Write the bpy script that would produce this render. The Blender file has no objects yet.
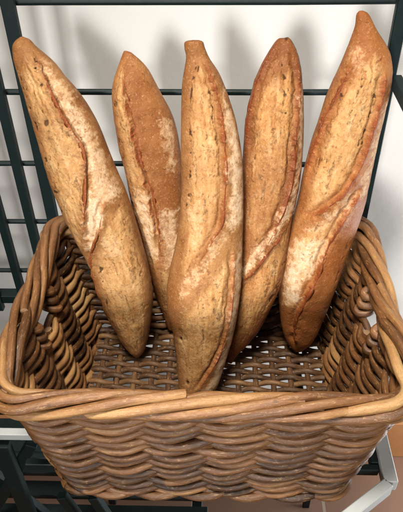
import bpy, math, random
import numpy as np
from mathutils import Vector, Matrix

rng = np.random.default_rng(11)
random.seed(5)
S = bpy.context.scene
COL = S.collection
H = 0.2274                       # height of the basket rim above the shelf

# ------------------------------------------------------------------ camera
F, CX, CY = 606.567, 201.5, 256.0
CAM = np.array([0.015477, -0.399242, 0.517479 + H])
RT = np.array([0.99959091, 0.02555925, -0.01283469])
UP = np.array([-0.00655558, 0.64155703, 0.76704733])
FW = np.array([-0.02783933, 0.7666494, -0.64146213])
cd = bpy.data.cameras.new('camera'); co = bpy.data.objects.new('camera', cd); COL.objects.link(co)
M = Matrix(((RT[0], UP[0], -FW[0], CAM[0]), (RT[1], UP[1], -FW[1], CAM[1]), (RT[2], UP[2], -FW[2], CAM[2]), (0, 0, 0, 1)))
co.matrix_world = M
cd.sensor_fit = 'VERTICAL'; cd.sensor_height = 36; cd.lens = F / 512 * 36
cd.clip_start = 0.01; cd.clip_end = 100
S.camera = co

def ray(px, py):
    px = np.asarray(px, float); py = np.asarray(py, float)
    return FW * F + RT * (px - CX)[..., None] + UP * (CY - py)[..., None]
def on_plane(px, py, p0, n):
    d = ray(px, py)
    t = ((p0 - CAM) @ n) / (d @ n)
    return CAM + d * t[..., None]

# ------------------------------------------------------------------ mesh helpers
def mesh_obj(name, V, Fq, mat=None, parent=None, attrs=None, smooth=True):
    me = bpy.data.meshes.new(name)
    V = np.asarray(V, np.float32); Fq = [np.asarray(f) for f in Fq] if isinstance(Fq, list) else [np.asarray(Fq)]
    me.vertices.add(len(V)); me.vertices.foreach_set('co', V.ravel())
    loops = np.concatenate([f.ravel() for f in Fq]).astype(np.int32)
    sizes = np.concatenate([np.full(len(f), f.shape[1]) for f in Fq]).astype(np.int32)
    starts = np.concatenate([[0], np.cumsum(sizes)[:-1]]).astype(np.int32)
    me.loops.add(len(loops)); me.loops.foreach_set('vertex_index', loops)
    me.polygons.add(len(sizes)); me.polygons.foreach_set('loop_start', starts)
    me.update(calc_edges=True); me.validate()
    me.polygons.foreach_set('use_smooth', np.full(len(me.polygons), smooth))
    if attrs:
        for k, a in attrs.items():
            a = np.asarray(a, np.float32)
            if a.ndim == 1:
                at = me.attributes.new(k, 'FLOAT', 'POINT'); at.data.foreach_set('value', a)
            else:
                at = me.attributes.new(k, 'FLOAT_VECTOR', 'POINT'); at.data.foreach_set('vector', a.ravel())
    ob = bpy.data.objects.new(name, me); COL.objects.link(ob)
    if mat: me.materials.append(mat)
    if parent: ob.parent = parent
    return ob
def tag(o, label=None, cat=None, group=None, kind=None):
    if label: o['label'] = label
    if cat: o['category'] = cat
    if group: o['group'] = group
    if kind: o['kind'] = kind
    return o
def empty(name, loc=(0, 0, 0)):
    o = bpy.data.objects.new(name, None); COL.objects.link(o); o.location = loc; o.empty_display_size = .05
    return o

class Geo:
    """collects tubes, boxes into one mesh"""
    def __init__(s): s.V = []; s.Q = []; s.T = []; s.n = 0; s.A = {'tint': [], 'rod': [], 'cut': []}
    def add(s, V, Q=None, T=None, tint=.5, rod=None, cut=None):
        V = np.asarray(V, float)
        s.V.append(V)
        if Q is not None and len(Q): s.Q.append(np.asarray(Q) + s.n)
        if T is not None and len(T): s.T.append(np.asarray(T) + s.n)
        s.A['tint'].append(np.broadcast_to(np.asarray(tint, float), (len(V),)))
        s.A['rod'].append(rod if rod is not None else V)
        s.A['cut'].append(cut if cut is not None else np.zeros(len(V)))
        s.n += len(V)
    def tube(s, P, R, N=None, B=None, sides=9, tint=.5, caps=(True, True), seed=0., flat=1.0):
        P = np.asarray(P, float); m = len(P)
        R = np.broadcast_to(np.asarray(R, float), (m,)); tint = np.broadcast_to(np.asarray(tint, float), (m,))
        T = np.gradient(P, axis=0); T /= np.linalg.norm(T, axis=1)[:, None] + 1e-12
        if N is None:
            ref = np.array([0, 0, 1.]) if abs(T[:, 2]).mean() < .8 else np.array([1., 0, 0])
            N = np.broadcast_to(ref, (m, 3))
        N = N - (N * T).sum(1)[:, None] * T; N = N / np.linalg.norm(N, axis=1)[:, None]
        Bn = np.cross(T, N)
        a = np.arange(sides) * 2 * np.pi / sides
        L = np.concatenate([[0], np.cumsum(np.linalg.norm(np.diff(P, axis=0), axis=1))])
        V = P[:, None] + R[:, None, None] * (np.cos(a)[None, :, None] * N[:, None] * flat + np.sin(a)[None, :, None] * Bn[:, None])
        rod = np.stack(np.broadcast_arrays(L[:, None] + seed * 3.17, np.cos(a)[None] * .01 + seed, np.sin(a)[None] * .01 + seed * 1.7), -1)
        i = np.arange(m - 1)[:, None] * sides; j = np.arange(sides)[None]; j2 = (j + 1) % sides
        Q = np.stack([i + j, i + j2, i + sides + j2, i + sides + j], -1).reshape(-1, 4)
        Vs = [V.reshape(-1, 3)]; rods = [rod.reshape(-1, 3)]; tn = [np.repeat(tint, sides)]; ct = [np.zeros(m * sides)]
        Tt = []; k = m * sides
        for e, c in ((0, caps[0]), (m - 1, caps[1])):
            if not c: continue
            ring = V[e]; cen = P[e] + (T[e] if e else -T[e]) * R[e] * .12
            Vs.append(np.vstack([ring, cen[None]])); rods.append(np.vstack([rod[e], rod[e].mean(0)[None]]))
            tn.append(np.full(sides + 1, tint[e])); ct.append(np.ones(sides + 1))
            jj = np.arange(sides)
            f = np.stack([k + jj, k + (jj + 1) % sides, np.full(sides, k + sides)], -1)
            Tt.append(f if e else f[:, ::-1]); k += sides + 1
        s.add(np.vstack(Vs), Q, np.vstack(Tt) if Tt else None, np.concatenate(tn), np.vstack(rods), np.concatenate(ct))
    def box(s, c, size, ax=None, bev=.0012, tint=.5):
        """box with chamfered edges; ax = 3x3 rows are local axes"""
        ax = np.eye(3) if ax is None else np.asarray(ax, float)
        h = np.asarray(size, float) / 2; b = min(bev, h.min() * .45)
        V = []; idx = {}
        for sx in (-1, 1):
            for sy in (-1, 1):
                for sz in (-1, 1):
                    sg = np.array([sx, sy, sz])
                    for k in range(3):
                        v = sg * (h - b); v[k] = sg[k] * h[k]; idx[(sx, sy, sz, k)] = len(V); V.append(v)
        V = np.array(V) @ ax + np.asarray(c, float)
        Q = []; T = []
        def ids(k, sk, fl):
            o = [d for d in range(3) if d != k]; r = []
            for (u, w) in ((-1, -1), (1, -1), (1, 1), (-1, 1)):
                sg = [0, 0, 0]; sg[k] = sk; sg[o[0]] = u; sg[o[1]] = w; r.append(idx[(*sg, k)])
            return r
        for k in range(3):
            for sk in (-1, 1): Q.append(ids(k, sk, 0))
        for k in range(3):                                    # edges along axis k
            o = [d for d in range(3) if d != k]
            for u in (-1, 1):
                for w in (-1, 1):
                    r = []
                    for (sk, f) in ((-1, o[0]), (1, o[0]), (1, o[1]), (-1, o[1])):
                        sg = [0, 0, 0]; sg[k] = sk; sg[o[0]] = u; sg[o[1]] = w; r.append(idx[(*sg, f)])
                    Q.append(r)
        for sx in (-1, 1):
            for sy in (-1, 1):
                for sz in (-1, 1): T.append([idx[(sx, sy, sz, k)] for k in range(3)])
        cen = np.asarray(c, float)
        def orient(fs):
            out = []
            for f in fs:
                p = V[f]; n = np.cross(p[1] - p[0], p[2] - p[0])
                out.append(f if n @ (p.mean(0) - cen) > 0 else f[::-1])
            return np.array(out)
        s.add(V, orient(Q), orient(T), tint)
    def build(s, name, mat, parent=None, smooth=True, attrs=True):
        V = np.vstack(s.V); fs = []
        if s.Q: fs.append(np.vstack(s.Q))
        if s.T: fs.append(np.vstack(s.T))
        A = {k: (np.vstack(v) if v[0].ndim == 2 else np.concatenate(v)) for k, v in s.A.items()} if attrs else None
        return mesh_obj(name, V, fs, mat, parent, A, smooth)

# ------------------------------------------------------------------ numpy noise
def _h(i, j, k):
    n = (i * 374761393 + j * 668265263 + k * 2147483647 * 3 + 1013904223) & 0xFFFFFFFF
    n = ((n ^ (n >> 13)) * 1274126177) & 0xFFFFFFFF
    return ((n ^ (n >> 16)) & 0xFFFF) / 65535.0
def vnoise(x, y, z):
    xi, yi, zi = [np.floor(v).astype(np.int64) for v in (x, y, z)]
    f = [v - np.floor(v) for v in (x, y, z)]; f = [t * t * (3 - 2 * t) for t in f]
    r = 0
    for a in (0, 1):
        for b in (0, 1):
            for c in (0, 1):
                w = (f[0] if a else 1 - f[0]) * (f[1] if b else 1 - f[1]) * (f[2] if c else 1 - f[2])
                r = r + w * _h(xi + a, yi + b, zi + c)
    return r * 2 - 1
def fbm(x, y, z, o=4):
    r = 0; a = 1; t = 0
    for k in range(o):
        r = r + a * vnoise(x * 2 ** k + 13.7 * k, y * 2 ** k + 7.1 * k, z * 2 ** k + 3.3 * k); t += a; a *= .5
    return r / t
def sstep(a, b, x):
    t = np.clip((x - a) / (b - a), 0, 1); return t * t * (3 - 2 * t)

# ------------------------------------------------------------------ materials
def new_mat(name):
    m = bpy.data.materials.new(name); m.use_nodes = True
    nt = m.node_tree; bs = nt.nodes['Principled BSDF']
    return m, nt, bs
def N(nt, t, **kw):
    n = nt.nodes.new(t)
    for k, v in kw.items():
        if k.startswith('i_'):
            n.inputs[int(k[2:]) if k[2:].isdigit() else k[2:].replace('_', ' ')].default_value = v
        else: setattr(n, k, v)
    return n
def ramp(nt, stops, src=None, interp='LINEAR'):
    r = nt.nodes.new('ShaderNodeValToRGB'); r.color_ramp.interpolation = interp
    e = r.color_ramp.elements
    while len(e) > 1: e.remove(e[-1])
    for i, (p, c) in enumerate(stops):
        el = e[0] if i == 0 else e.new(p)
        el.position = p; el.color = (*c, 1) if len(c) == 3 else c
    if src: nt.links.new(src, r.inputs[0])
    return r
def mixc(nt, fac, a, b, mode='MIX'):
    m = nt.nodes.new('ShaderNodeMix'); m.data_type = 'RGBA'; m.blend_type = mode
    for sock, v in ((m.inputs[0], fac), (m.inputs[6], a), (m.inputs[7], b)):
        if isinstance(v, (int, float)): sock.default_value = v
        elif isinstance(v, tuple): sock.default_value = (*v, 1) if len(v) == 3 else v
        else: nt.links.new(v, sock)
    return m.outputs[2]
def math_(nt, op, a, b=0., c=0., clamp=False):
    m = nt.nodes.new('ShaderNodeMath'); m.operation = op; m.use_clamp = clamp
    for i, v in enumerate((a, b, c)):
        if isinstance(v, (int, float)): m.inputs[i].default_value = v
        else: nt.links.new(v, m.inputs[i])
    return m.outputs[0]
def attr(nt, name): 
    a = nt.nodes.new('ShaderNodeAttribute'); a.attribute_name = name; return a
def noise(nt, vec, scale, detail=4, rough=.6, dist=0.):
    n = nt.nodes.new('ShaderNodeTexNoise'); n.inputs['Scale'].default_value = scale
    n.inputs['Detail'].default_value = detail; n.inputs['Roughness'].default_value = rough; n.inputs['Distortion'].default_value = dist
    if vec is not None: nt.links.new(vec, n.inputs['Vector'])
    return n.outputs['Fac']
def mapping(nt, vec, scale):
    m = nt.nodes.new('ShaderNodeMapping'); m.inputs['Scale'].default_value = scale; nt.links.new(vec, m.inputs['Vector']); return m.outputs[0]
def bump(nt, bs, h, strength, dist):
    b = nt.nodes.new('ShaderNodeBump'); b.inputs['Strength'].default_value = strength; b.inputs['Distance'].default_value = dist
    nt.links.new(h, b.inputs['Height']); nt.links.new(b.outputs[0], bs.inputs['Normal']); return b

def wicker_material(name, stops, rough=.42):
    m, nt, bs = new_mat(name)
    rod = attr(nt, 'rod').outputs['Vector']; tint = attr(nt, 'tint').outputs['Fac']; cut = attr(nt, 'cut').outputs['Fac']
    n1 = noise(nt, mapping(nt, rod, (9, 40, 40)), 1.0, 4, .6)
    n2 = noise(nt, mapping(nt, rod, (40, 420, 420)), 1.0, 3, .6)          # grain along the rod
    n3 = noise(nt, mapping(nt, rod, (90, 60, 60)), 1.0, 2, .5)
    t = math_(nt, 'ADD', tint, math_(nt, 'MULTIPLY', math_(nt, 'SUBTRACT', n1, .5), 1.15))
    t = math_(nt, 'ADD', t, math_(nt, 'MULTIPLY', math_(nt, 'SUBTRACT', n2, .5), .28), clamp=True)
    c = ramp(nt, stops, t).outputs[0]
    # greyish scuffed bark patches, dark nodes
    g = ramp(nt, [(.56, (0, 0, 0)), (.72, (1, 1, 1))], n1).outputs[0]
    c = mixc(nt, math_(nt, 'MULTIPLY', g, .15), c, (.27, .18, .10))
    d = ramp(nt, [(.66, (0, 0, 0)), (.74, (1, 1, 1))], n3).outputs[0]
    c = mixc(nt, math_(nt, 'MULTIPLY', d, .55), c, (.055, .024, .010))
    n4 = noise(nt, mapping(nt, rod, (130, 260, 260)), 1.0, 5, .7, .6)
    n5 = noise(nt, mapping(nt, rod, (700, 500, 500)), 1.0, 3, .7)
    c = mixc(nt, math_(nt, 'MULTIPLY', ramp(nt, [(.56, (0, 0, 0)), (.66, (1, 1, 1))], n4).outputs[0], .40), c, (.085, .036, .013))
    c = mixc(nt, math_(nt, 'MULTIPLY', ramp(nt, [(.36, (1, 1, 1)), (.44, (0, 0, 0))], n4).outputs[0], .40), c, (.52, .31, .13))
    c = mixc(nt, math_(nt, 'MULTIPLY', ramp(nt, [(.55, (0, 0, 0)), (.7, (1, 1, 1))], n5).outputs[0], .35), c, (.09, .042, .018))
    c = mixc(nt, math_(nt, 'MULTIPLY', cut, .6), c, (.36, .23, .12))
    nt.links.new(c, bs.inputs['Base Color'])
    nt.links.new(math_(nt, 'ADD', math_(nt, 'MULTIPLY', n4, .5), rough - .39), bs.inputs['Roughness'])
    bs.inputs['Specular IOR Level'].default_value = .5
    bump(nt, bs, math_(nt, 'ADD', n2, math_(nt, 'ADD', math_(nt, 'MULTIPLY', n4, 1.2), math_(nt, 'MULTIPLY', n5, .6))), .42, .0014)
    return m
MW = wicker_material('brown_willow', rough=.54, stops=[(0, (.035, .014, .005)), (.25, (.105, .043, .014)), (.5, (.20, .086, .030)), (.76, (.365, .195, .074)), (1, (.52, .335, .15))])
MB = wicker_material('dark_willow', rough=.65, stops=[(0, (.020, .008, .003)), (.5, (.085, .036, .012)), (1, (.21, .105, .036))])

def paint_material(name, col, rough, worn, wcol):
    m, nt, bs = new_mat(name)
    tc = nt.nodes.new('ShaderNodeTexCoord').outputs['Object']
    n1 = noise(nt, tc, 60, 5, .65); n2 = noise(nt, tc, 300, 2, .5)
    f = ramp(nt, [(.6, (0, 0, 0)), (.75, (1, 1, 1))], n1).outputs[0]
    c = mixc(nt, math_(nt, 'MULTIPLY', f, worn), col, wcol)
    nt.links.new(c, bs.inputs['Base Color']); 
    nt.links.new(math_(nt, 'ADD', math_(nt, 'MULTIPLY', n1, .3), rough - .1), bs.inputs['Roughness'])
    bump(nt, bs, math_(nt, 'ADD', n1, n2), .2, .0006); bs.inputs['Specular IOR Level'].default_value = .3
    return m
MG = paint_material('dark_green_paint', (.0014, .0095, .0098), .5, .5, (.006, .024, .024))
MS = paint_material('silver_grey_paint', (.42, .44, .44), .4, .6, (.26, .27, .27))

def bread_material(name, crust, crust2, crumb, crumb2, ridge, off):
    m, nt, bs = new_mat(name)
    tco = nt.nodes.new('ShaderNodeTexCoord').outputs['Object']
    mp = nt.nodes.new('ShaderNodeMapping'); mp.inputs['Location'].default_value = off; nt.links.new(tco, mp.inputs['Vector']); tc = mp.outputs[0]
    loc = attr(nt, 'loc').outputs['Vector']                         # along / across the loaf
    A = {k: attr(nt, k).outputs['Fac'] for k in ('open', 'ridge', 'flour', 'dark', 'brown')}
    big = noise(nt, tc, 22, 4, .6); mid = noise(nt, tc, 85, 5, .65); fine = noise(nt, tc, 420, 4, .7)
    streak = noise(nt, mapping(nt, loc, (26, 120, 1)), 1, 5, .65, .4)
    blot = noise(nt, tc, 210, 5, .72, .3)
    huge = noise(nt, tc, 9, 3, .5)
    c1 = mixc(nt, ramp(nt, [(.35, (0, 0, 0)), (.65, (1, 1, 1))], math_(nt, 'ADD', math_(nt, 'MULTIPLY', big, .6), math_(nt, 'MULTIPLY', mid, .4))).outputs[0], crust, tuple(v * .9 for v in crust2))
    c2 = mixc(nt, ramp(nt, [(.33, (0, 0, 0)), (.66, (1, 1, 1))], math_(nt, 'ADD', math_(nt, 'MULTIPLY', streak, .6), math_(nt, 'MULTIPLY', mid, .4))).outputs[0], crumb, crumb2)
    # small toasted flecks in the opened crumb
    fl = ramp(nt, [(.60, (0, 0, 0)), (.70, (1, 1, 1))], streak).outputs[0]
    c2 = mixc(nt, math_(nt, 'MULTIPLY', fl, .5), c2, crust2)
    pale = ramp(nt, [(.52, (0, 0, 0)), (.70, (1, 1, 1))], noise(nt, mapping(nt, loc, (40, 90, 1)), 1, 4, .7, .6)).outputs[0]
    c2 = mixc(nt, math_(nt, 'MULTIPLY', pale, .5), c2, (.70, .52, .31))
    fo = math_(nt, 'ADD', A['open'], math_(nt, 'MULTIPLY', math_(nt, 'SUBTRACT', mid, .5), 1.1))
    c = mixc(nt, ramp(nt, [(.2, (0, 0, 0)), (.85, (1, 1, 1))], fo).outputs[0], c1, c2)
    c = mixc(nt, math_(nt, 'MULTIPLY', ramp(nt, [(.45, (0, 0, 0)), (.68, (1, 1, 1))], huge).outputs[0], .45), c, crust2)
    c = mixc(nt, math_(nt, 'MULTIPLY', A['brown'], ramp(nt, [(.3, (.5, .5, .5)), (.6, (1, 1, 1))], big).outputs[0]), c, crust2)
    fr = math_(nt, 'ADD', A['ridge'], math_(nt, 'MULTIPLY', math_(nt, 'SUBTRACT', blot, .5), 1.0))
    c = mixc(nt, math_(nt, 'MULTIPLY', ramp(nt, [(.3, (0, 0, 0)), (.9, (1, 1, 1))], fr).outputs[0], .8), c, ridge)
    mot = noise(nt, tc, 120, 5, .7, .4)
    ff = math_(nt, 'ADD', A['flour'], math_(nt, 'ADD', math_(nt, 'MULTIPLY', math_(nt, 'SUBTRACT', mot, .5), 1.9), math_(nt, 'MULTIPLY', math_(nt, 'SUBTRACT', fine, .5), .5)))
    gate = ramp(nt, [(.02, (0, 0, 0)), (.3, (1, 1, 1))], A['flour']).outputs[0]
    c = mixc(nt, math_(nt, 'MULTIPLY', gate, math_(nt, 'MULTIPLY', ramp(nt, [(.2, (0, 0, 0)), (.7, (1, 1, 1))], ff).outputs[0], .72)), c, (.64, .46, .29))
    c = mixc(nt, math_(nt, 'MULTIPLY', gate, math_(nt, 'MULTIPLY', ramp(nt, [(.72, (0, 0, 0)), (1., (1, 1, 1))], ff).outputs[0], .45)), c, (.78, .66, .52))
    spk = ramp(nt, [(.57, (0, 0, 0)), (.66, (1, 1, 1))], noise(nt, tc, 200, 4, .65)).outputs[0]
    pat = ramp(nt, [(.42, (0, 0, 0)), (.62, (1, 1, 1))], noise(nt, tc, 55, 4, .65, .5)).outputs[0]
    deep = tuple(v * f for v, f in zip(crust2, (.55, .48, .45)))
    c = mixc(nt, math_(nt, 'MULTIPLY', math_(nt, 'MULTIPLY', spk, math_(nt, 'ADD', math_(nt, 'MULTIPLY', pat, .6), .4)), .7), c, deep)
    pt2 = ramp(nt, [(.56, (0, 0, 0)), (.66, (1, 1, 1))], noise(nt, mapping(nt, loc, (70, 130, 1)), 1, 5, .7, .8)).outputs[0]
    c = mixc(nt, math_(nt, 'MULTIPLY', pt2, .5), c, crust2)
    # faint floury dusting all over
    du = ramp(nt, [(.56, (0, 0, 0)), (.72, (1, 1, 1))], fine).outputs[0]
    c = mixc(nt, math_(nt, 'MULTIPLY', du, .42), c, (.72, .54, .35))
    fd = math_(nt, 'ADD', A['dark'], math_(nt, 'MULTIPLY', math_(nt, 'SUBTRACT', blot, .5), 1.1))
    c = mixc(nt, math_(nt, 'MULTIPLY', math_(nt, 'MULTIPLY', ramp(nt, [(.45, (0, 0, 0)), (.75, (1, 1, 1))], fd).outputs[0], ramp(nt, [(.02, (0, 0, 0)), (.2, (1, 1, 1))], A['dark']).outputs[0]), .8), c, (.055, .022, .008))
    gm = nt.nodes.new('ShaderNodeGamma'); gm.inputs[1].default_value = 1.2; nt.links.new(c, gm.inputs[0])
    nt.links.new(gm.outputs[0], bs.inputs['Base Color'])
    nt.links.new(math_(nt, 'ADD', math_(nt, 'MULTIPLY', A['flour'], .25), .50), bs.inputs['Roughness'])
    bs.inputs['Specular IOR Level'].default_value = .16
    h = math_(nt, 'ADD', math_(nt, 'MULTIPLY', blot, .8), math_(nt, 'ADD', math_(nt, 'MULTIPLY', fine, .8), math_(nt, 'MULTIPLY', math_(nt, 'MULTIPLY', streak, A['open']), 1.4)))
    bump(nt, bs, h, .55, .0014)
    return m

# ------------------------------------------------------------------ the setting
YW = 0.53; ZF = -0.72
m, nt, bs = new_mat('white_plaster')
tc = nt.nodes.new('ShaderNodeTexCoord').outputs['Object']
n1 = noise(nt, tc, 2.5, 5, .6); n2 = noise(nt, tc, 60, 4, .6)
nt.links.new(mixc(nt, n1, (.53, .52, .50), (.69, .68, .655)), bs.inputs['Base Color']); bs.inputs['Roughness'].default_value = .8
bump(nt, bs, math_(nt, 'ADD', n2, math_(nt, 'MULTIPLY', n1, 2.)), .15, .003)
M_WALL = m
m, nt, bs = new_mat('brown_tile')
tc = nt.nodes.new('ShaderNodeTexCoord').outputs['Object']
br = nt.nodes.new('ShaderNodeTexBrick'); br.offset = 0; br.inputs['Scale'].default_value = 1; br.inputs['Brick Width'].default_value = .33
br.inputs['Row Height'].default_value = .33; br.inputs['Mortar Size'].default_value = .004
br.inputs['Color1'].default_value = (.21, .115, .075, 1); br.inputs['Color2'].default_value = (.18, .10, .066, 1); br.inputs['Mortar'].default_value = (.33, .27, .22, 1)
mpv = nt.nodes.new('ShaderNodeMapping'); mpv.inputs['Location'].default_value = (.045, .03, 0); nt.links.new(tc, mpv.inputs['Vector']); nt.links.new(mpv.outputs[0], br.inputs['Vector'])
n1 = noise(nt, tc, 9, 5, .65)
nt.links.new(mixc(nt, math_(nt, 'MULTIPLY', n1, .5), br.outputs['Color'], (.13, .075, .05)), bs.inputs['Base Color']); bs.inputs['Roughness'].default_value = .45
bump(nt, bs, math_(nt, 'SUBTRACT', math_(nt, 'MULTIPLY', n1, .3), br.outputs['Fac']), .3, .002)
M_FLOOR = m
m, nt, bs = new_mat('terracotta_skirting')
tc = nt.nodes.new('ShaderNodeTexCoord').outputs['Object']; n1 = noise(nt, tc, 14, 5, .6)
nt.links.new(mixc(nt, n1, (.34, .14, .05), (.44, .21, .085)), bs.inputs['Base Color']); bs.inputs['Roughness'].default_value = .4
M_SK = m

g = Geo(); g.box((0, YW + .06, .9), (5, .12, 3.24), bev=.002)
tag(g.build('back_wall', M_WALL, None, False, False), 'plain white plastered wall behind the green rack, with loaf shadows', 'wall')
g = Geo(); g.box((0, -1.0, ZF - .05), (7, 6, .1), bev=.002)
tag(g.build('floor', M_FLOOR, None, False, False), 'brown tiled floor below the rack', kind='structure')
g = Geo(); g.box((0, YW - .007, ZF + .075), (5, .014, .15), bev=.004)
tag(g.build('skirting_board', M_SK, None, False, False), 'orange terracotta skirting along the foot of the white wall', 'skirting')

# ------------------------------------------------------------------ rack
rack = empty('metal_rack', (0, .373, ZF))
tag(rack, 'dark green metal display rack with silver shelf rail, holding the basket', 'rack')
def rk(geo, name, mat=MG):
    o = geo.build(name, mat, rack, False, False); o.matrix_parent_inverse = rack.matrix_world.inverted()
    return o
bpy.context.view_layer.update()
rack_mpi = Matrix.Translation((0, .373, ZF)).inverted()
def rkp(geo, name, mat=MG, smooth=False):
    o = geo.build(name, mat, rack, smooth, False); o.matrix_parent_inverse = rack_mpi; return o
YB = .373
for x, w in ((-.248, .0175), (.239, .0165)):
    g = Geo(); g.box((x, YB, (ZF + .62) / 2), (w, .010, .62 - ZF)); rkp(g, 'post')
for x, w, y in ((-.285, .014, YB), (-.331, .013, YB), (-.378, .013, YB)):
    g = Geo(); g.box((x, y, (-.03 + .62) / 2), (w, .012, .65)); rkp(g, 'upright_bar')
for z, r in ((.3825, .0042), (.503, .0045), (.268, .0040), (.159, .0040), (.053, .0040)):
    g = Geo(); g.tube([(-.62, YB + .012, z), (-.2, YB + .0125, z + .0005), (.1, YB + .012, z - .0004), (.247, YB + .012, z)], r, sides=12); rkp(g, 'rung', smooth=True)
g = Geo(); g.box((-.18, YB + .012, -.008), (.86, .022, .018)); rkp(g, 'shelf_back_rail')
for z in (.407, .503):
    g = Geo(); g.box((.247, .20, z), (.012, .33, .018)); rkp(g, 'side_arm')
def bar(p, q, w, t, up=(0, 0, 1)):
    p = np.array(p, float); q = np.array(q, float); d = q - p; L = np.linalg.norm(d); d /= L
    u = np.array(up, float); u -= (u @ d) * d; u /= np.linalg.norm(u); v = np.cross(u, d)
    return (p + q) / 2, (L, w, t), np.array([d, v, u])
# silver shelf frame
def lbar(p, q, w=.018, t=.022, name='shelf_rail', mat=MS, up=(0, 0, 1)):
    g = Geo(); c, s, a = bar(p, q, w, t, up); g.box(c, s, a); return rkp(g, name, mat)
ZS = -.012
lbar((.2465, .36, ZS), (.2465, .030, ZS))
lbar((.2430, .0300, ZS), (.130, -.054, ZS), .015)
lbar((.130, -.060, ZS), (-.150, -.060, ZS))
lbar((-.235, .100, ZS + .002), (-.62, .100, ZS + .002), .012, .014)
g = Geo(); c, s, a = bar((.2315, .30, ZS - .004), (.2315, .062, ZS - .004), .010, .016); g.box(c, s, a); rkp(g, 'inner_bar')
g = Geo(); c, s, a = bar((.236, .056, ZS - .004), (-.25, .056, ZS - .004), .010, .014); g.box(c, s, a); rkp(g, 'inner_bar')
for x in (-.14, .14):
    g = Geo(); g.box((x, .21, ZS + .004), (.012, .29, .014)); rkp(g, 'support_bar')
# lower left trestle
for p, q, w in (((-.302, .10, -.035), (-.302, .10, ZF), .024), ((-.262, .112, -.05), (-.40, .112, -.32), .018), ((-.40, .124, -.05), (-.24, .124, -.40), .018),
                ((-.236, .10, -.18), (-.16, .10, -.50), .016), ((-.185, .10, -.18), (-.11, .10, -.50), .016)):
    g = Geo(); c, s, a = bar(p, q, w, .014, (0, 1, 0)); g.box(c, s, a); rkp(g, 'brace')
for y in (.13, .175, .22, .265, .31, .355):
    g = Geo(); g.box((-.33, y, -.30), (.66, .030, .012)); rkp(g, 'shelf_slat')
for z in (-.10, -.17):
    g = Geo(); g.box((-.42, .16, z), (.40, .012, .018)); rkp(g, 'lower_rail')
for x in (-.60, -.02):
    g = Geo(); g.box((x, .24, -.315), (.018, .27, .016)); rkp(g, 'slat_bearer')

# ------------------------------------------------------------------ the basket
basket = empty('wicker_basket', (0, .16, 0))
tag(basket, 'rectangular brown woven willow basket with braided rim holding five loaves', 'basket')
b_mpi = Matrix.Translation((0, .16, 0)).inverted()
def bk(geo, name, mat=MW, parent=None):
    o = geo.build(name, mat, parent or basket)
    if parent is None: o.matrix_parent_inverse = b_mpi
    return o
SIDES = [(0, 6), (6, 11), (11, 17), (17, 22)]; NB = 22
def perim(s, hx, y0, y1, r):
    """point and outward normal on a rounded rectangle; s in bays, corners' middles at 0, 6, 11, 17"""
    s = np.asarray(s, float) % NB; hx, y0, y1, r = [np.broadcast_to(np.asarray(v, float), s.shape) for v in (hx, y0, y1, r)]
    P = np.zeros(s.shape + (2,)); Nn = np.zeros_like(P)
    cyc = (y0 + y1) / 2; hy = (y1 - y0) / 2
    for k, (a, b) in enumerate(SIDES):
        mk = (s >= a) & (s < b)
        if not mk.any(): continue
        f = (s[mk] - a) / (b - a)
        half = (hx if k % 2 == 0 else hy)[mk]; oth = (hy if k % 2 == 0 else hx)[mk]; rr = r[mk]
        arc = rr * np.pi / 4; st = 2 * (half - rr); L = 2 * arc + st; d = f * L
        u = np.where(d < arc, -(half - rr) - rr * np.sin(np.clip(np.pi / 4 - (d - 0) / rr + 0, 0, 1) * 1.0), 0)
        ang = np.where(d < arc, -(np.pi / 4 - d / rr) - 0, np.where(d > arc + st, (d - arc - st) / rr, 0))
        # ang: tilt of the normal away from the side's own normal (-45deg .. 45deg)
        cu = np.where(d < arc, -(half - rr), np.where(d > arc + st, half - rr, d - arc - half + rr))
        u = cu + rr * np.sin(ang); v = (oth - rr) + rr * np.cos(ang)
        nu, nv = np.sin(ang), np.cos(ang)
        if k == 0: X, Y, nx, ny = u, -v, nu, -nv
        elif k == 1: X, Y, nx, ny = v, u, nv, nu
        elif k == 2: X, Y, nx, ny = -u, v, -nu, nv
        else: X, Y, nx, ny = -v, -u, -nv, -nu
        P[mk, 0] = X; P[mk, 1] = Y + cyc[mk]; Nn[mk, 0] = nx; Nn[mk, 1] = ny
    return P, Nn
ZR = .2025                                        # centre of the rim bundle
def dims(z):
    f = np.asarray(z, float) / ZR
    return .181 + .043 * f, .010 - .010 * f, .283 + .036 * f, .03 + 0 * f
ROWS = 13; PITCH = .0143; Z0 = .015
AMP = .0066
walls = [Geo() for _ in range(4)]
SPB = 18
HOLE = {1: (7.95, 9.1), 3: (18.9, 20.05)}
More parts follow.
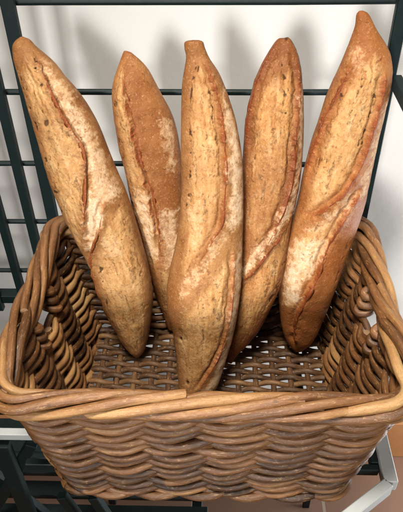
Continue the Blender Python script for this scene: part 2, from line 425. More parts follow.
for row in range(ROWS):
    zc = Z0 + row * PITCH
    for k, (a, b) in enumerate(SIDES):
        spans = [(a, b)]
        if k in HOLE and row >= ROWS - 3:
            h0, h1 = HOLE[k]
            spans = [(a, h0), (h1, b)]
        for (sa, sb) in spans:
            hole0 = sa != a; hole1 = sb != b
            n = int((sb - sa) * SPB) + 1
            s = np.linspace(sa, sb, n); se = np.where(s >= NB, s - 1e-9, s); se = np.minimum(se, b - 1e-7)
            for st in (0, 1):
                ph = np.pi * (s + st + .16 * vnoise(s * .8 + row * 5.3, s * 0 + row * 2.7, s * 0 + 1.))
                sn = np.sin(ph); nn = .9 * np.sign(sn) * np.abs(sn) ** .9 + .18
                flip = np.where((s > .5) & (s < 14.5), 1., -1.)
                jz = .0026 * vnoise(s * .9 + row * 7.7 + st * 31, s * 0 + row, s * 0 + st * 5.)
                rs = np.random.default_rng(row * 10 + st)
                # rods are spliced: piecewise thickness and colour
                cuts = np.sort(rs.uniform(0, NB, 7)); pid = np.searchsorted(cuts, s) + row * 17 + st * 171
                hv = ((pid * 7919 + 104729) % 997) / 997.0; hr = ((pid * 6007 + 31) % 911) / 911.0
                zz = zc + jz - flip * .0036 * np.cos(ph) - .0034 * np.abs(sn) + .0017
                amp = AMP * (1 + .12 * vnoise(s * .5 + row * 3.1, s * 0 + st, s * 0 + row * 1.3))
                P2, N2 = perim(se, *dims(zz))
                P2 = P2 + N2 * (nn * amp)[:, None]
                P = np.column_stack([P2, zz]); Nv = np.column_stack([N2, np.zeros(n)])
                R = .0045 + .0015 * hr + .0004 * vnoise(s * 2.1, s * 0 + row, s * 0 + st * 3)
                R = np.convolve(np.pad(R, 3, 'edge'), np.ones(7) / 7, 'valid')
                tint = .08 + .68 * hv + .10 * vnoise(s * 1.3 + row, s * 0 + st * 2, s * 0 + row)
                if row < 3: tint = tint * .75  # bottom rows darker: shading near the foot put into the rod colour
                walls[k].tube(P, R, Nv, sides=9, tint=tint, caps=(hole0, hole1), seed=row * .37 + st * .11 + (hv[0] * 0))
    # wrapped turns at the edges of the handle openings
    if row >= ROWS - 3:
        for k in HOLE:
            for hs in HOLE[k]:
                th = np.linspace(0, 2 * np.pi, 22)
                P2, N2 = perim(np.full(22, hs), *dims(np.full(22, zc)))
                tg = np.column_stack([-N2[:, 1], N2[:, 0]])
                P2 = P2 + N2 * (np.cos(th) * .0102)[:, None] + tg * (np.sin(th) * .0065)[:, None]
                z = zc + .004 * np.sin(th + 1)
                walls[k].tube(np.column_stack([P2, z]), .0056, np.tile((0, 0, 1.), (22, 1)), sides=9, tint=.22 + .2 * rng.random(), caps=(False, False), seed=row + k)
WALLS = []
for k in range(4):
    # loose spliced rod ends sticking out on the inside
    a, b = SIDES[k]
    for e in range(0):
        s0 = rng.uniform(a + .7, b - .9); z = rng.uniform(.06, .19); sg = rng.choice([-1, 1])
        if k in HOLE and z > .13 and HOLE[k][0] - .9 < s0 < HOLE[k][1] + .4: continue
        t = np.linspace(0, 1, 10); s = s0 + t * .55
        zz = z + sg * .022 * t
        P2, N2 = perim(s, *dims(zz)); off = -(.004 + .016 * np.sin(t * 1.7))
        walls[k].tube(np.column_stack([P2 + N2 * off[:, None], zz]), .0048, np.column_stack([N2, 0 * t]), tint=.3 + .3 * rng.random(), seed=e + k * 9)
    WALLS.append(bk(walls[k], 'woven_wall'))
# upright stakes, one in every bay
for i in range(NB):
    k = [j for j, (a, b) in enumerate(SIDES) if a <= i < b][0]
    zt = .203
    z = np.linspace(.002, zt, 14); P2, N2 = perim(np.full(14, i + .5), *dims(z))
    g = Geo(); g.tube(np.column_stack([P2 + N2 * (.0016 + .0006 * np.sin(z * 60 + i))[:, None], z]), .0048, np.column_stack([N2, 0 * z]), tint=.2 + .3 * rng.random(), seed=i * .7)
    if k in HOLE and HOLE[k][0] < i + .5 < HOLE[k][1]:
        g = Geo(); z = np.linspace(.002, .150, 10); P2, N2 = perim(np.full(10, i + .5), *dims(z)); g.tube(np.column_stack([P2, z]), .0056, np.column_stack([N2, 0 * z]), tint=.3, seed=i * .7)
    o = bk(g, 'stake', MW, WALLS[k])
for c in (0, 6, 11, 17):
    z = np.linspace(.002, .21, 14); P2, N2 = perim(np.full(14, c + 1e-6), *dims(z))
    g = Geo(); g.tube(np.column_stack([P2 + N2 * .001, z]), .005, np.column_stack([N2, 0 * z]), tint=.3, seed=c); bk(g, 'corner_post')
# woven base
base = Geo()
bx0, bx1, by0, by1 = -.176, .176, .030, .278
SP = .0262
nrow = int((by1 - by0) / .0112)
for r in range(nrow + 1):
    y = by0 + r * .0112
    x = np.linspace(bx0, bx1, 130); ph = np.pi * (x - bx0) / SP
    sg = 1 if r % 2 else -1
    # neighbouring rods close up in pairs and leave lens-shaped gaps
    yy = y + sg * .0019 * np.cos(ph + .8) + .0007 * vnoise(x * 40 + r * 9, x * 0 + r, x * 0)
    zz = .0155 + sg * .0042 * np.sin(ph) + .0004 * vnoise(x * 30, x * 0 + r * 2, x * 0)
    base.tube(np.column_stack([x, yy, zz]), .0040 + .0009 * rng.random(), sides=8, tint=.25 + .6 * rng.random() + .12 * vnoise(x * 25 + r, x * 0, x * 0 + r), seed=r * .53)
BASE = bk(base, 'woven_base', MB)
for i in range(14):
    x = bx0 + (i + .5) * SP
    if x > bx1: break
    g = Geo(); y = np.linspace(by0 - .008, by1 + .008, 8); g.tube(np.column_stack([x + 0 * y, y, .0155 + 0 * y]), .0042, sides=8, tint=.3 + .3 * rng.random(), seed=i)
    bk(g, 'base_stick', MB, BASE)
# foot border: thick pair of rods round the bottom edge
g = Geo()
s = np.linspace(0, NB - 1e-6, 400)
for st in (0, 1):
    zz = .0075 + .003 * np.sin(np.pi * s + st * np.pi); P2, N2 = perim(s, *dims(np.zeros_like(s)))
    g.tube(np.column_stack([P2 + N2 * (.003 + .007 * np.cos(np.pi * s + st * np.pi))[:, None], zz]), .0058, np.column_stack([N2, 0 * s]), tint=.3 + .25 * vnoise(s * .4, s * 0 + st, s * 0), caps=(False, False), seed=st)
bk(g, 'foot_border')

# braided rim: rods laid over each other in a long lay
rim = empty('braided_rim'); rim.parent = basket; rim.matrix_parent_inverse = b_mpi
NS = 6; TURNS = 4
pieces = 6
for st in range(NS):
    for pc in range(pieces):
        rr_ = np.random.default_rng(st * 31 + pc + 3)
        Ls = NB / pieces
        s0 = pc * Ls + st * Ls / NS * 2.0 + rr_.uniform(-.3, .3); s1 = s0 + Ls + .55
        n = 110; s = np.linspace(s0, s1, n); t = np.linspace(0, 1, n)
        psi = 2 * np.pi * (st / NS + TURNS * s / NB)
        ext = 1 + (.12 if rr_.random() < .3 else -.40) * sstep(.90, 1., t) - .45 * sstep(.10, 0., t)     # start tucked in, end poking out
        wob = .0024 * vnoise(s * 1.1 + st * 9, s * 0 + pc, s * 0 + 4.)
        P2, N2 = perim(s, *dims(np.full(n, ZR)))
        cx = .003
        P2 = P2 + N2 * (cx + .0115 * ext * np.cos(psi) + wob)[:, None]
        sag = .0022 * np.sin(s * 1.9) + .0013 * vnoise(s * .7, s * 0, s * 0 + 7)
        z = ZR + sag + .0125 * ext * np.sin(psi) + wob
        R = (.0050 + .0018 * rr_.random()) * (1 - .35 * sstep(.18, 0., t)) * (1 - .12 * t)
        g = Geo(); g.tube(np.column_stack([P2, z]), R, np.column_stack([N2, 0 * s]), sides=12, tint=.24 + .44 * rr_.random() + .12 * vnoise(s * .8, s * 0 + st, s * 0 + pc), seed=st * 1.3 + pc * .41)
        bk(g, 'rim_rod', MW, rim)

# ------------------------------------------------------------------ the loaves
def cr(pts, n):
    """Catmull-Rom through pts, n samples by arc length"""
    p = np.asarray(pts, float); p = np.vstack([2 * p[0] - p[1], p, 2 * p[-1] - p[-2]])
    out = []
    for i in range(1, len(p) - 2):
        t = np.linspace(0, 1, 24, endpoint=False)[:, None]
        a, b, c, d = p[i - 1], p[i], p[i + 1], p[i + 2]
        out.append(.5 * (2 * b + (c - a) * t + (2 * a - 5 * b + 4 * c - d) * t ** 2 + (-a + 3 * b - 3 * c + d) * t ** 3))
    q = np.vstack(out + [p[-2][None]])
    L = np.concatenate([[0], np.cumsum(np.linalg.norm(np.diff(q, axis=0), axis=1))])
    u = np.linspace(0, L[-1], n)
    return np.column_stack([np.interp(u, L, q[:, 0]), np.interp(u, L, q[:, 1])])
def pl_dist(X, Y, pl):
    """distance, side (+ to the right when walking down the picture), fraction along"""
    pl = np.asarray(pl, float); best = np.full(X.shape, 1e9); side = np.zeros(X.shape); fr = np.zeros(X.shape)
    L = np.concatenate([[0], np.cumsum(np.linalg.norm(np.diff(pl, axis=0), axis=1))])
    for i in range(len(pl) - 1):
        a, b = pl[i], pl[i + 1]; d = b - a; l2 = d @ d
        t = np.clip(((X - a[0]) * d[0] + (Y - a[1]) * d[1]) / l2, 0, 1)
        dx = X - a[0] - t * d[0]; dy = Y - a[1] - t * d[1]; q = np.hypot(dx, dy)
        s = -(d[0] * (Y - a[1]) - d[1] * (X - a[0])) / math.sqrt(l2)
        mk = q < best
        best = np.where(mk, q, best); side = np.where(mk, s, side); fr = np.where(mk, (L[i] + t * math.sqrt(l2)) / L[-1], fr)
    return best, side, fr
def poly_mask(X, Y, poly, soft):
    poly = np.asarray(poly, float); ins = np.zeros(X.shape, bool)
    n = len(poly); j = n - 1
    for i in range(n):
        xi, yi = poly[i]; xj, yj = poly[j]
        if yi != yj:
            c = ((yi > Y) != (yj > Y)) & (X < (xj - xi) * (Y - yi) / (yj - yi) + xi); ins ^= c
        j = i
    d, _, _ = pl_dist(X, Y, np.vstack([poly, poly[:1]]))
    sd = np.where(ins, d, -d)
    return sstep(-soft, soft, sd)

def loaf(label, L, R, zb, ytop, feats, mat, thick=.84, seed=0):
    NR, NF, NBK = 560, 150, 44
    Lc = cr(L, NR); Rc = cr(R, NR)
    # plane the loaf leans in: through its foot on the basket floor and its head near the rack
    mb = (Lc[-1] + Rc[-1]) / 2; mt = (Lc[0] + Rc[0]) / 2
    Bp = on_plane(mb[0], mb[1], np.array([0, 0, zb]), np.array([0, 0, 1.]))
    Tp = on_plane(mt[0], mt[1], np.array([0, ytop, 0]), np.array([0, 1., 0]))
    ax = Tp - Bp; nrm = np.cross(np.array([1., 0, 0]), ax); nrm /= np.linalg.norm(nrm)
    if nrm @ (CAM - Bp) < 0: nrm = -nrm
    PL = on_plane(Lc[:, 0], Lc[:, 1], Bp, nrm); PR = on_plane(Rc[:, 0], Rc[:, 1], Bp, nrm)
    mid = (PL + PR) / 2; hw = (PR - PL) / 2; w = np.linalg.norm(hw, axis=1)
    pix = np.linalg.norm(PR - PL, axis=1).max() / np.linalg.norm(Rc - Lc, axis=1).max()      # metres per photo pixel
    phi = np.concatenate([np.linspace(-np.pi / 2, np.pi / 2, NF), np.linspace(np.pi / 2, 1.5 * np.pi, NBK + 2)[1:-1]])
    K = len(phi)
    sp, cp = np.sin(phi), np.cos(phi)
    # loaf section: rounder on top, flattened under
    prof = np.where(cp >= 0, np.abs(cp) ** .92, -np.abs(cp) ** .75 * .8)
    tt = np.linspace(0, 1, NR)
    X = (Lc[:, 0] + Rc[:, 0])[:, None] / 2 + sp[None] * (Rc[:, 0] - Lc[:, 0])[:, None] / 2
    Y = (Lc[:, 1] + Rc[:, 1])[:, None] / 2 + sp[None] * (Rc[:, 1] - Lc[:, 1])[:, None] / 2
    front = (cp[None] > -.02) * np.ones((NR, 1))
    nz = fbm(X * .05 + seed * 9.1, Y * .05, phi[None] * .3 + seed + 0 * X, 3)
    nzf = fbm(X * .16 + seed * 3.3, Y * .16, 0 * X + seed, 3)
    nzm = fbm(X * .5 + seed * 3.3, Y * .5, 0 * X + seed * 2., 3)
    Xd = X + 1.6 * nzf + .7 * nzm; Yd = Y + 2.2 * fbm(X * .11 + 50, Y * .11, 0 * X + seed, 3)
    hgt = 1.3 * nz + .30 * nzf + .10 * nzm
    at = {k: np.zeros((NR, K)) for k in ('open', 'ridge', 'flour', 'dark', 'brown')}
    for poly in feats.get('open', []):
        mk = poly_mask(Xd, Yd, poly, 2.2) * front
        at['open'] = np.maximum(at['open'], mk)
        wide = poly_mask(Xd, Yd, poly, 9.) * front
        at['brown'] = np.maximum(at['brown'], .95 * mk * (1 - sstep(.40, 1.0, wide)))
        U = sp[None] * 26 + 2.5 * nzf; W = tt[:, None] * 30 + 0 * X
        st = fbm(U * .45 + seed, W * .55, 0 * X + 2., 4); st2 = fbm(U * .22 + seed * 2, W * .5, 0 * X + 5., 2)
        hgt = hgt + mk * (-.5 + .6 * st + .8 * st2 + .12 * nzm)
        at['dark'] = np.maximum(at['dark'], mk * .55 * sstep(.14, .42, -st))
    for poly, k in feats.get('flour', []): at['flour'] = np.maximum(at['flour'], k * poly_mask(X + 6 * nzf, Y + 5 * nzm, poly, 5.5) * front)
    for poly, k in feats.get('brown', []): at['brown'] = np.maximum(at['brown'], k * poly_mask(Xd, Yd, poly, 6.) * front)
    for pl, side, wd, hh in feats.get('ridge', []):
        pl = cr(pl, 40)
        d, s, fr = pl_dist(Xd, Yd, pl); s = s * side                 # s > 0 on the opened side
        end = sstep(0, .10, fr) * sstep(1, .90, fr) * front * (.75 + .5 * nzf)
        inside = (fr > .001) & (fr < .999)
        up = np.where(s < 0, np.exp(-(d / (wd * 1.8)) ** 1.3), np.exp(-(d / (wd * .45)) ** 2))
        trench = np.where((s > 0) & inside, np.exp(-((d - wd * 1.0) / (wd * .75)) ** 2), 0)
        hgt = hgt + end * hh * (1.15 * up - 1.05 * trench)
        at['ridge'] = np.maximum(at['ridge'], np.clip(end, 0, 1) * np.where(s < 0, np.exp(-(d / (wd * .50)) ** 2), np.exp(-(d / (wd * .65)) ** 2)))
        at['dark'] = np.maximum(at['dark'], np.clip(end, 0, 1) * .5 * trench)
    for pl, wd, k in feats.get('dark', []):
        pl = cr(pl, 30) if len(pl) > 2 else np.array(pl)
        d, s, fr = pl_dist(Xd, Yd, pl)
        d = np.abs(d + 2.6 * nzf + 1.2 * nzm)
        dash = sstep(-.05, .40, fbm(X * .30 + seed * 5, Y * .22, 0 * X + 8., 3))
        mk = np.exp(-(d / wd) ** 2) * front * k * (.30 + .90 * dash)
        at['dark'] = np.maximum(at['dark'], mk); hgt = hgt - mk * 1.0
    for x, y, r in feats.get('hole', []):
        mk = np.exp(-((X - x) ** 2 + ((Y - y) * .8) ** 2) / r ** 2 + .5 * nzm) * front
        at['dark'] = np.maximum(at['dark'], np.clip(1.2 * mk, 0, 1)); hgt = hgt - 2. * mk
    at['dark'] = np.maximum(at['dark'], (.62 * sstep(.035, .0, tt) + .5 * sstep(.975, 1., tt))[:, None] * (.6 + .6 * nzf))
    # fade displacement where the sides turn away and at the two ends
    edge = np.clip(cp, 0, 1)[None] ** .35 * (1 - .0)
    endf = sstep(0, .03, tt) * sstep(1, .975, tt)
    disp = hgt * edge * endf[:, None] * pix + (cp < 0)[None] * nz * .0006
    # browned ends
    at['brown'] = np.maximum(at['brown'], (1. * (sstep(.06, .0, tt) + sstep(.955, 1., tt)))[:, None] * np.ones((1, K)))
    nv = cp[None, :, None] * nrm + sp[None, :, None] * (hw / (w[:, None] + 1e-9))[:, None]
    V = mid[:, None] + sp[None, :, None] * hw[:, None] + (prof[None] * (w * thick)[:, None])[..., None] * nrm + nv * disp[..., None]
    i = np.arange(NR - 1)[:, None] * K; j = np.arange(K)[None]; j2 = (j + 1) % K
    Q = np.stack([i + j, i + j2, i + K + j2, i + K + j], -1).reshape(-1, 4)
    Vf = V.reshape(-1, 3); n0 = len(Vf)
    axu = ax / np.linalg.norm(ax)
    c0 = V[0].mean(0) + axu * w[0] * .06; c1 = V[-1].mean(0) - axu * w[-1] * .1
    Vf = np.vstack([Vf, c0, c1]); jj = np.arange(K)
    T = np.vstack([np.stack([jj, np.full(K, n0), (jj + 1) % K], -1), np.stack([(NR - 1) * K + jj, (NR - 1) * K + (jj + 1) % K, np.full(K, n0 + 1)], -1)])
    org = Bp.copy()
    loc = np.stack([np.broadcast_to((tt * np.linalg.norm(ax))[:, None], (NR, K)), sp[None] * w[:, None], 0 * X], -1).reshape(-1, 3)
    loc = np.vstack([loc, loc[0], loc[-1]])
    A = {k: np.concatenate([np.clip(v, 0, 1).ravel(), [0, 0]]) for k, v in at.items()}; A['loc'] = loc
    # make sure faces point outwards
    q = Vf[Q[len(Q) // 2 + NF // 2]]; nn = np.cross(q[1] - q[0], q[2] - q[0])
    if nn @ (q.mean(0) - mid[NR // 2]) < 0: Q = Q[:, ::-1]; T = T[:, ::-1]
    root = mesh_obj('baguette', Vf - org, [Q, T], mat, None, A)
    root.location = org
    tag(root, label, 'bread', 'baguettes standing in the basket')
    # the lifted ears along the cuts, each a thin torn flap
    Xf, Yf, Vfr = X[:, :NF].ravel(), Y[:, :NF].ravel(), V[:, :NF].reshape(-1, 3)
    nvf = nv[:, :NF].reshape(-1, 3)
    for pl, side, wd, hh in feats.get('ridge', []):
        if hh < 2.0: continue
        q = cr(pl, 90)[7:-7]; m_ = len(q)
        ids = np.array([np.argmin((Xf - a) ** 2 + (Yf - b) ** 2) for a, b in q])
        base_ = Vfr[ids]; nr_ = nvf[ids]
        for _ in range(4): base_[1:-1] = (base_[:-2] + 2 * base_[1:-1] + base_[2:]) / 4
        tg = np.gradient(base_, axis=0); tg /= np.linalg.norm(tg, axis=1)[:, None]
        acr = np.cross(tg, nr_); acr /= np.linalg.norm(acr, axis=1)[:, None]
        if (acr @ RT).mean() * side < 0: acr = -acr                    # towards the opened side
        t = np.linspace(0, 1, m_); env = sstep(0, .25, t) * sstep(1, .75, t)
        rag = .55 + .75 * fbm(t * 14 + seed * 4, t * 0 + side, t * 0, 3)
        ht = np.clip(env * rag, .05, 2) * wd * .7 * pix
        # section: root outer, tip, root inner -> closed lens of four points
        sec = [(-1.5, -.5), (-.35, .33), (.50, .62), (.80, .50), (.35, .05), (-.3, -.8)]
        VV = np.stack([base_ + acr * (a * ht)[:, None] + nr_ * (b * ht)[:, None] for a, b in sec], 1)
        k6 = len(sec); i = np.arange(m_ - 1)[:, None] * k6; j = np.arange(k6)[None]; j2 = (j + 1) % k6
        QQ = np.stack([i + j, i + j2, i + k6 + j2, i + k6 + j], -1).reshape(-1, 4)
        caps = [np.arange(k6)[None, ::-1], (np.arange(k6) + (m_ - 1) * k6)[None]]
        if side < 0: QQ = QQ[:, ::-1]; caps = [c[:, ::-1] for c in caps]
        nV = m_ * k6
        AA = {'open': np.zeros(nV), 'ridge': np.full(nV, .9), 'flour': np.full(nV, .12), 'dark': np.tile([0, 0, .30, .45, .3, 0], m_), 'brown': np.zeros(nV), 'loc': (VV.reshape(-1, 3) - org)}
        e = mesh_obj('ear', VV.reshape(-1, 3) - org, [QQ] + caps, mat, root, AA)
    return root

GOLD = dict(crust=(.46, .26, .115), crust2=(.27, .118, .042), crumb=(.63, .42, .21), crumb2=(.43, .225, .085), ridge=(.26, .062, .018))
ORNG = dict(crust=(.37, .178, .068), crust2=(.215, .080, .028), crumb=(.57, .345, .15), crumb2=(.38, .18, .064), ridge=(.20, .045, .013))
MID = dict(crust=(.44, .228, .092), crust2=(.265, .106, .036), crumb=(.63, .415, .205), crumb2=(.44, .23, .086), ridge=(.24, .056, .017))

# far left loaf
loaf('golden baguette leaning furthest left, with a small dark hole near its upper end',
     [(20, 37), (15, 41), (12.5, 47), (14, 60), (20, 80), (26.6, 101), (33, 123), (40, 146), (48, 173), (57, 198), (67, 221), (77, 240), (88, 262), (95, 280), (103, 301), (112, 321), (119.5, 338), (128, 350), (134, 356)],
     [(23, 36.5), (30, 40), (36.6, 47), (53, 61.6), (66, 78), (75, 88), (87, 105), (98, 125), (108, 150), (117, 172), (125, 190), (133, 213), (140, 236), (147, 262), (151, 280), (153, 299), (150, 327), (145, 349), (139, 357)],
     .030, .33, dict(
        open=[[(34, 52), (47, 72), (60, 98), (72, 118), (85, 138), (90, 155), (90, 176), (89, 200), (88, 240), (86, 252), (77, 236), (66, 208), (57, 180), (48, 150), (38, 116), (29, 88), (25, 66), (28, 52)],
              [(124, 196), (132, 220), (141, 248), (148, 280), (149, 310), (143, 340), (136, 350), (124, 332), (112, 308), (104, 285), (101, 262), (104, 235), (110, 215)]],
        flour=[([(44, 58), (60, 75), (76, 95), (92, 120), (105, 150), (116, 175), (122, 190), (112, 195), (100, 190), (92, 165), (86, 140), (70, 112), (56, 84), (42, 64)], .75),
               ([(92, 180), (104, 186), (107, 205), (103, 225), (96, 242), (89, 240), (91, 215)], 1.),
               ([(106, 225), (122, 225), (125, 245), (108, 250)], .45), ([(60, 120), (80, 140), (85, 170), (70, 170)], .25)],
        ridge=[([(33, 50), (46.5, 70), (60, 96.5), (71.5, 116), (85, 136), (90, 153), (91, 176), (91, 198), (90, 222), (89, 242)], 1, 3.6, 3.0),
               ([(110, 188), (107, 203), (104, 221), (97, 242), (96, 262), (101, 288), (108, 310), (119.5, 331)], -1, 3.4, 2.8)],
        dark=[([(23, 73), (30, 98), (41.6, 126), (53, 163), (60, 193), (72, 226)], 1.6, .8), ([(105, 258), (106, 278), (110, 300)], 2.0, .9), ([(140, 250), (144, 280), (146, 305)], 1.4, .6), ([(37, 52), (40, 62)], 2, .8), ([(122, 200), (130, 225), (137, 250)], 1.3, .5)],
        hole=[(51.5, 118, 3.0), (47, 82, 1.4), (33, 106, 1.2), (40, 66, 1.0)],
        brown=[([(12, 45), (30, 40), (40, 55), (30, 70), (16, 70)], .8), ([(95, 255), (104, 285), (118, 325), (112, 322), (98, 285)], .9)]),
     bread_material('golden_crust', off=(0, 0, 0), **GOLD), seed=1)
# second from left
loaf('smooth orange-brown baguette with one straight red double cut, behind the middle loaf',
     [(124, 51), (121.5, 57), (114, 79), (112, 96), (115, 122), (119, 147), (126, 173), (132, 203), (139, 229), (145, 250), (151, 275), (157, 296), (163, 314), (168, 328)],
     [(127, 51), (133, 54), (147, 68), (160, 92), (171, 113), (177, 132), (181, 156), (184, 185), (186, 215), (187, 250), (186, 280), (183, 305), (178, 322), (174, 330)],
     .030, .335, dict(
        open=[[(122, 60), (128, 84), (136, 116), (143, 150), (151, 178), (157, 205), (159, 235), (157, 262), (150, 258), (142, 226), (134, 196), (126, 165), (119, 130), (116, 100), (117, 78)],
              [(160, 262), (180, 262), (182, 300), (172, 322), (162, 300)]],
        flour=[([(136, 180), (150, 185), (156, 212), (158, 250), (148, 252), (141, 222)], .8), ([(158, 105), (172, 118), (177, 140), (178, 165), (171, 165), (166, 140)], .55), ([(162, 200), (180, 200), (182, 250), (164, 260)], .6), ([(124, 110), (130, 110), (138, 150), (132, 150)], .35)],
        ridge=[([(124, 61), (130, 87), (139, 122), (145, 152), (154, 177), (160, 208), (162, 233), (160, 256)], -1, 3.0, 2.6),
               ([(121, 64), (126, 89), (134, 122), (141, 154), (149, 180), (155, 210), (157, 238)], 1, 2.2, 1.6)],
        dark=[([(117, 82), (116, 110), (121, 140), (129, 175), (136, 205)], 1.2, .6), ([(123, 62), (126, 74)], 1.5, .8)],
        brown=[([(126, 58), (146, 72), (168, 112), (178, 150), (182, 200), (166, 205), (155, 172), (146, 145), (134, 90)], .75)]),
     bread_material('orange_crust', off=(3, 1, 0), **MID), seed=2)
# fourth
loaf('dark reddish-brown baguette with a tiny black tip, fourth from the left',
     [(284, 38), (278, 39), (271, 48), (263, 62), (255, 80), (249, 103), (245, 128), (243, 155), (241, 185), (238, 220), (235, 260), (232, 295), (229, 325), (227, 350), (228, 362)],
     [(288, 37), (292, 41), (297, 52), (300.5, 72), (303, 103), (303, 140), (301, 169), (297, 195), (292, 220), (288, 246), (282, 279), (270, 309), (255, 335), (238, 354), (232, 363)],
     .030, .335, dict(
        open=[[(284, 52), (291, 70), (294, 100), (291, 140), (286, 170), (277, 203), (262, 230), (250, 245), (245, 220), (247, 170), (250, 130), (256, 96), (268, 64)],
              [(292, 210), (287, 240), (280, 276), (266, 305), (250, 328), (236, 345), (234, 310), (241, 282), (256, 258), (276, 234)]],
        flour=[([(299, 80), (304, 110), (303, 150), (298, 180), (290, 205), (275, 225), (256, 250), (242, 272), (240, 262), (255, 240), (272, 222), (286, 195), (294, 160), (297, 120)], .9)],
        ridge=[([(290, 46), (296, 70), (297, 90), (293, 130), (290, 169), (281, 203), (265, 236), (247, 258)], -1, 3.6, 2.8),
               ([(276, 44), (266, 60), (255, 88), (248, 120), (246, 150)], 1, 3.2, 2.2),
               ([(292, 208), (280, 226), (262, 250), (246, 272), (238, 285)], 1, 2.6, 2.2)],
        dark=[([(281, 62), (283, 90), (280, 120)], 1.6, .8), ([(291, 90), (288, 140), (283, 175)], 1.3, .7), ([(287, 226), (283, 256), (274, 285), (262, 308)], 1.7, .8), ([(252, 130), (251, 165), (254, 195)], 1.2, .5)],
        hole=[(286, 38, 1.8)],
        brown=[([(268, 44), (290, 40), (296, 66), (270, 80), (255, 90), (248, 140), (244, 170), (246, 100)], .8), ([(290, 230), (284, 275), (262, 320), (232, 362), (228, 345), (262, 300), (280, 262)], .85)]),
     bread_material('dark_crust', off=(1, 5, 2), **ORNG), seed=4)
# fifth
loaf('large baguette leaning right with a bent upper end and a pale floury patch low down',
     [(359, 11), (356.5, 15), (355, 26), (349, 44), (340, 66), (328, 93), (319, 119.5), (310, 148), (303, 175), (298, 200), (290, 229), (283, 252), (279, 285), (279.5, 311), (283, 332), (289, 345), (296, 351)],
     [(363, 10.5), (369, 14.5), (377, 30), (387, 46), (391.5, 60), (391, 81), (385, 109), (378.5, 137), (373, 162), (369, 182), (364, 204), (356, 228), (346.5, 255), (337, 281), (326, 311), (315, 336), (304, 349)],
     .030, .33, dict(
        open=[[(372, 50), (381, 66), (374, 95), (366, 120), (357, 146), (342, 172), (318, 196), (302, 205), (307, 180), (316, 150), (326, 118), (340, 86), (354, 66)],
              [(352, 196), (334, 222), (320, 245), (300, 275), (292, 300), (282, 296), (283, 262), (292, 236), (305, 216), (330, 204)]],
        flour=[([(386, 80), (389, 95), (381, 130), (370, 165), (362, 190), (352, 190), (364, 155), (376, 112)], .7), ([(292, 232), (322, 226), (318, 245), (302, 270), (294, 295), (282, 300), (283, 262)], .85),
               ([(338, 186), (356, 180), (340, 204), (312, 222), (300, 224), (318, 206)], .6), ([(345, 50), (356, 40), (362, 60), (348, 80)], .4)],
        ridge=[([(383, 62), (380, 76), (375.5, 95), (368, 120), (360, 148), (349, 169), (338, 184), (318, 201), (300, 216)], -1, 3.8, 3.0),
               ([(352, 52), (347, 66), (333, 95), (319, 127), (308, 160), (303, 182)], 1, 3.0, 2.2),
               ([(361, 177), (344, 200), (327, 229), (319, 248), (314.6, 263), (304, 285), (296, 305), (294, 326), (298, 346)], -1, 3.8, 3.2)],
        dark=[([(372, 80), (366, 108), (355, 138), (346, 158)], 2.0, 1.), ([(324, 150), (318, 178)], 1.5, .6), ([(340, 84), (330, 112), (320, 140), (313, 168)], 1.3, .6), ([(362, 62), (352, 90), (345, 110)], 1.5, .6), ([(346, 232), (336, 262), (326, 290)], 1.3, .55)],
        brown=[([(362, 178), (366, 190), (350, 240), (330, 295), (308, 345), (298, 348), (297, 320), (306, 288), (320, 252), (334, 222)], .8), ([(357, 14), (370, 20), (378, 40), (366, 48), (352, 44)], .55), ([(281, 305), (292, 308), (296, 345), (284, 332)], .7)]),
     bread_material('amber_crust', off=(7, 2, 4), **dict(MID, crust=(.45, .22, .085), crust2=(.30, .112, .036))), seed=5)
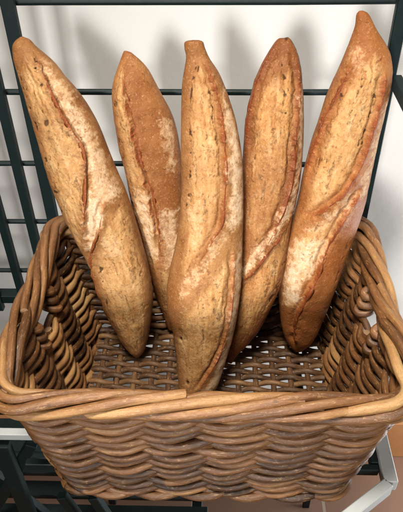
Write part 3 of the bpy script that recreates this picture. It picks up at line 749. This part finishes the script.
# middle one, in front
loaf('baguette standing upright in the middle, in front of the others, floury along its right edge',
     [(188, 40.5), (184.5, 42.5), (184.6, 49), (186, 58), (183.5, 74.6), (181.6, 93), (181, 127), (181, 160), (181.3, 190), (179.5, 220), (175.5, 245), (170, 268), (167, 288), (168, 310), (173, 331), (176, 354), (178, 378), (180, 391), (186, 397)],
     [(199, 40), (203, 42), (205, 48), (209.5, 58), (220.6, 76.5), (230, 100.6), (237, 127), (242, 156), (243.3, 190), (243.2, 215), (242.5, 245), (241.6, 278), (237.6, 311), (232, 339), (224, 366), (217, 386), (208, 397)],
     .026, .315, dict(
        open=[[(199, 58), (208, 76), (216, 104), (221, 140), (222.5, 171), (221, 197), (214, 220), (200, 246), (187, 268), (182, 266), (186, 236), (188, 205), (190, 160), (190, 118), (193, 84)],
              [(229, 240), (230, 270), (226, 312), (216, 344), (204, 366), (192, 382), (183, 380), (178, 352), (176, 332), (184, 304), (200, 282), (216, 262)]],
        flour=[([(221, 84), (230, 104), (238, 132), (243, 170), (243, 215), (236, 225), (226, 222), (229, 190), (228, 150), (223, 110)], .9), ([(230, 215), (224, 235), (206, 262), (190, 282), (180, 292), (184, 272), (200, 252), (215, 228)], .55),
               ([(242, 230), (241, 285), (234, 335), (222, 370), (212, 392), (200, 392), (212, 368), (226, 334), (233, 290), (235, 250)], .95), ([(188, 190), (200, 185), (206, 230), (190, 250)], .4), ([(191, 140), (199, 140), (199, 175), (191, 178)], .25)],
        ridge=[([(203, 56), (211, 78), (219, 104), (224, 141.5), (225.5, 171), (224, 197), (221, 218), (214, 230), (204.5, 247), (194.7, 265)], -1, 3.6, 3.0),
               ([(232, 238), (233, 256), (232, 280), (228, 315.5), (220, 343), (208, 366), (195, 385)], -1, 2.5, 2.2)],
        dark=[([(198, 60), (193, 84), (190.5, 116), (191, 153), (189, 190), (187, 210)], 1.6, .8), ([(206, 82), (212, 108), (217, 141), (217, 165)], 1.4, .8), ([(225, 280), (222, 308), (214, 336)], 1.2, .5), ([(183, 215), (181, 240)], 1.2, .6)],
        hole=[(181.5, 331, 1.6), (188, 375, 1.8)],
        brown=[([(178, 248), (184, 262), (180, 290), (176, 330), (180, 380), (176, 372), (168, 310), (166, 286)], .85), ([(185, 44), (203, 44), (206, 56), (188, 62)], .8), ([(185, 66), (192, 70), (188, 120), (183, 120)], .4)]),
     bread_material('tan_crust', off=(2, 8, 1), **GOLD), seed=3)

# ------------------------------------------------------------------ light
def area(name, loc, target, size, power, col, sy=None, spread=180):
    l = bpy.data.lights.new(name, 'AREA'); l.energy = power; l.color = col; l.size = size; l.spread = math.radians(spread)
    if sy: l.shape = 'RECTANGLE'; l.size_y = sy
    o = bpy.data.objects.new(name, l); COL.objects.link(o); o.location = loc
    d = Vector(target) - Vector(loc); o.rotation_euler = d.to_track_quat('-Z', 'Y').to_euler()
    return o
area('window_light', (-.55, -2.4, 1.0), (.08, .33, .28), .40, 2.95, (1, .98, .955), .6, 28)
area('ceiling_light', (-.15, -.32, 2.05), (0.02, .06, .1), .45, 8, (1, .93, .82), None, 60)
area('side_window_light', (1.25, .30, -.35), (.14, .53, -.18), .5, 22, (.95, .98, 1))
w = bpy.data.worlds.new('World'); S.world = w; w.use_nodes = True
w.node_tree.nodes['Background'].inputs[0].default_value = (1, .93, .84, 1); w.node_tree.nodes['Background'].inputs[1].default_value = .05
S.view_settings.view_transform = 'Standard'; S.view_settings.look = 'None'; S.view_settings.exposure = 0; S.view_settings.gamma = 1
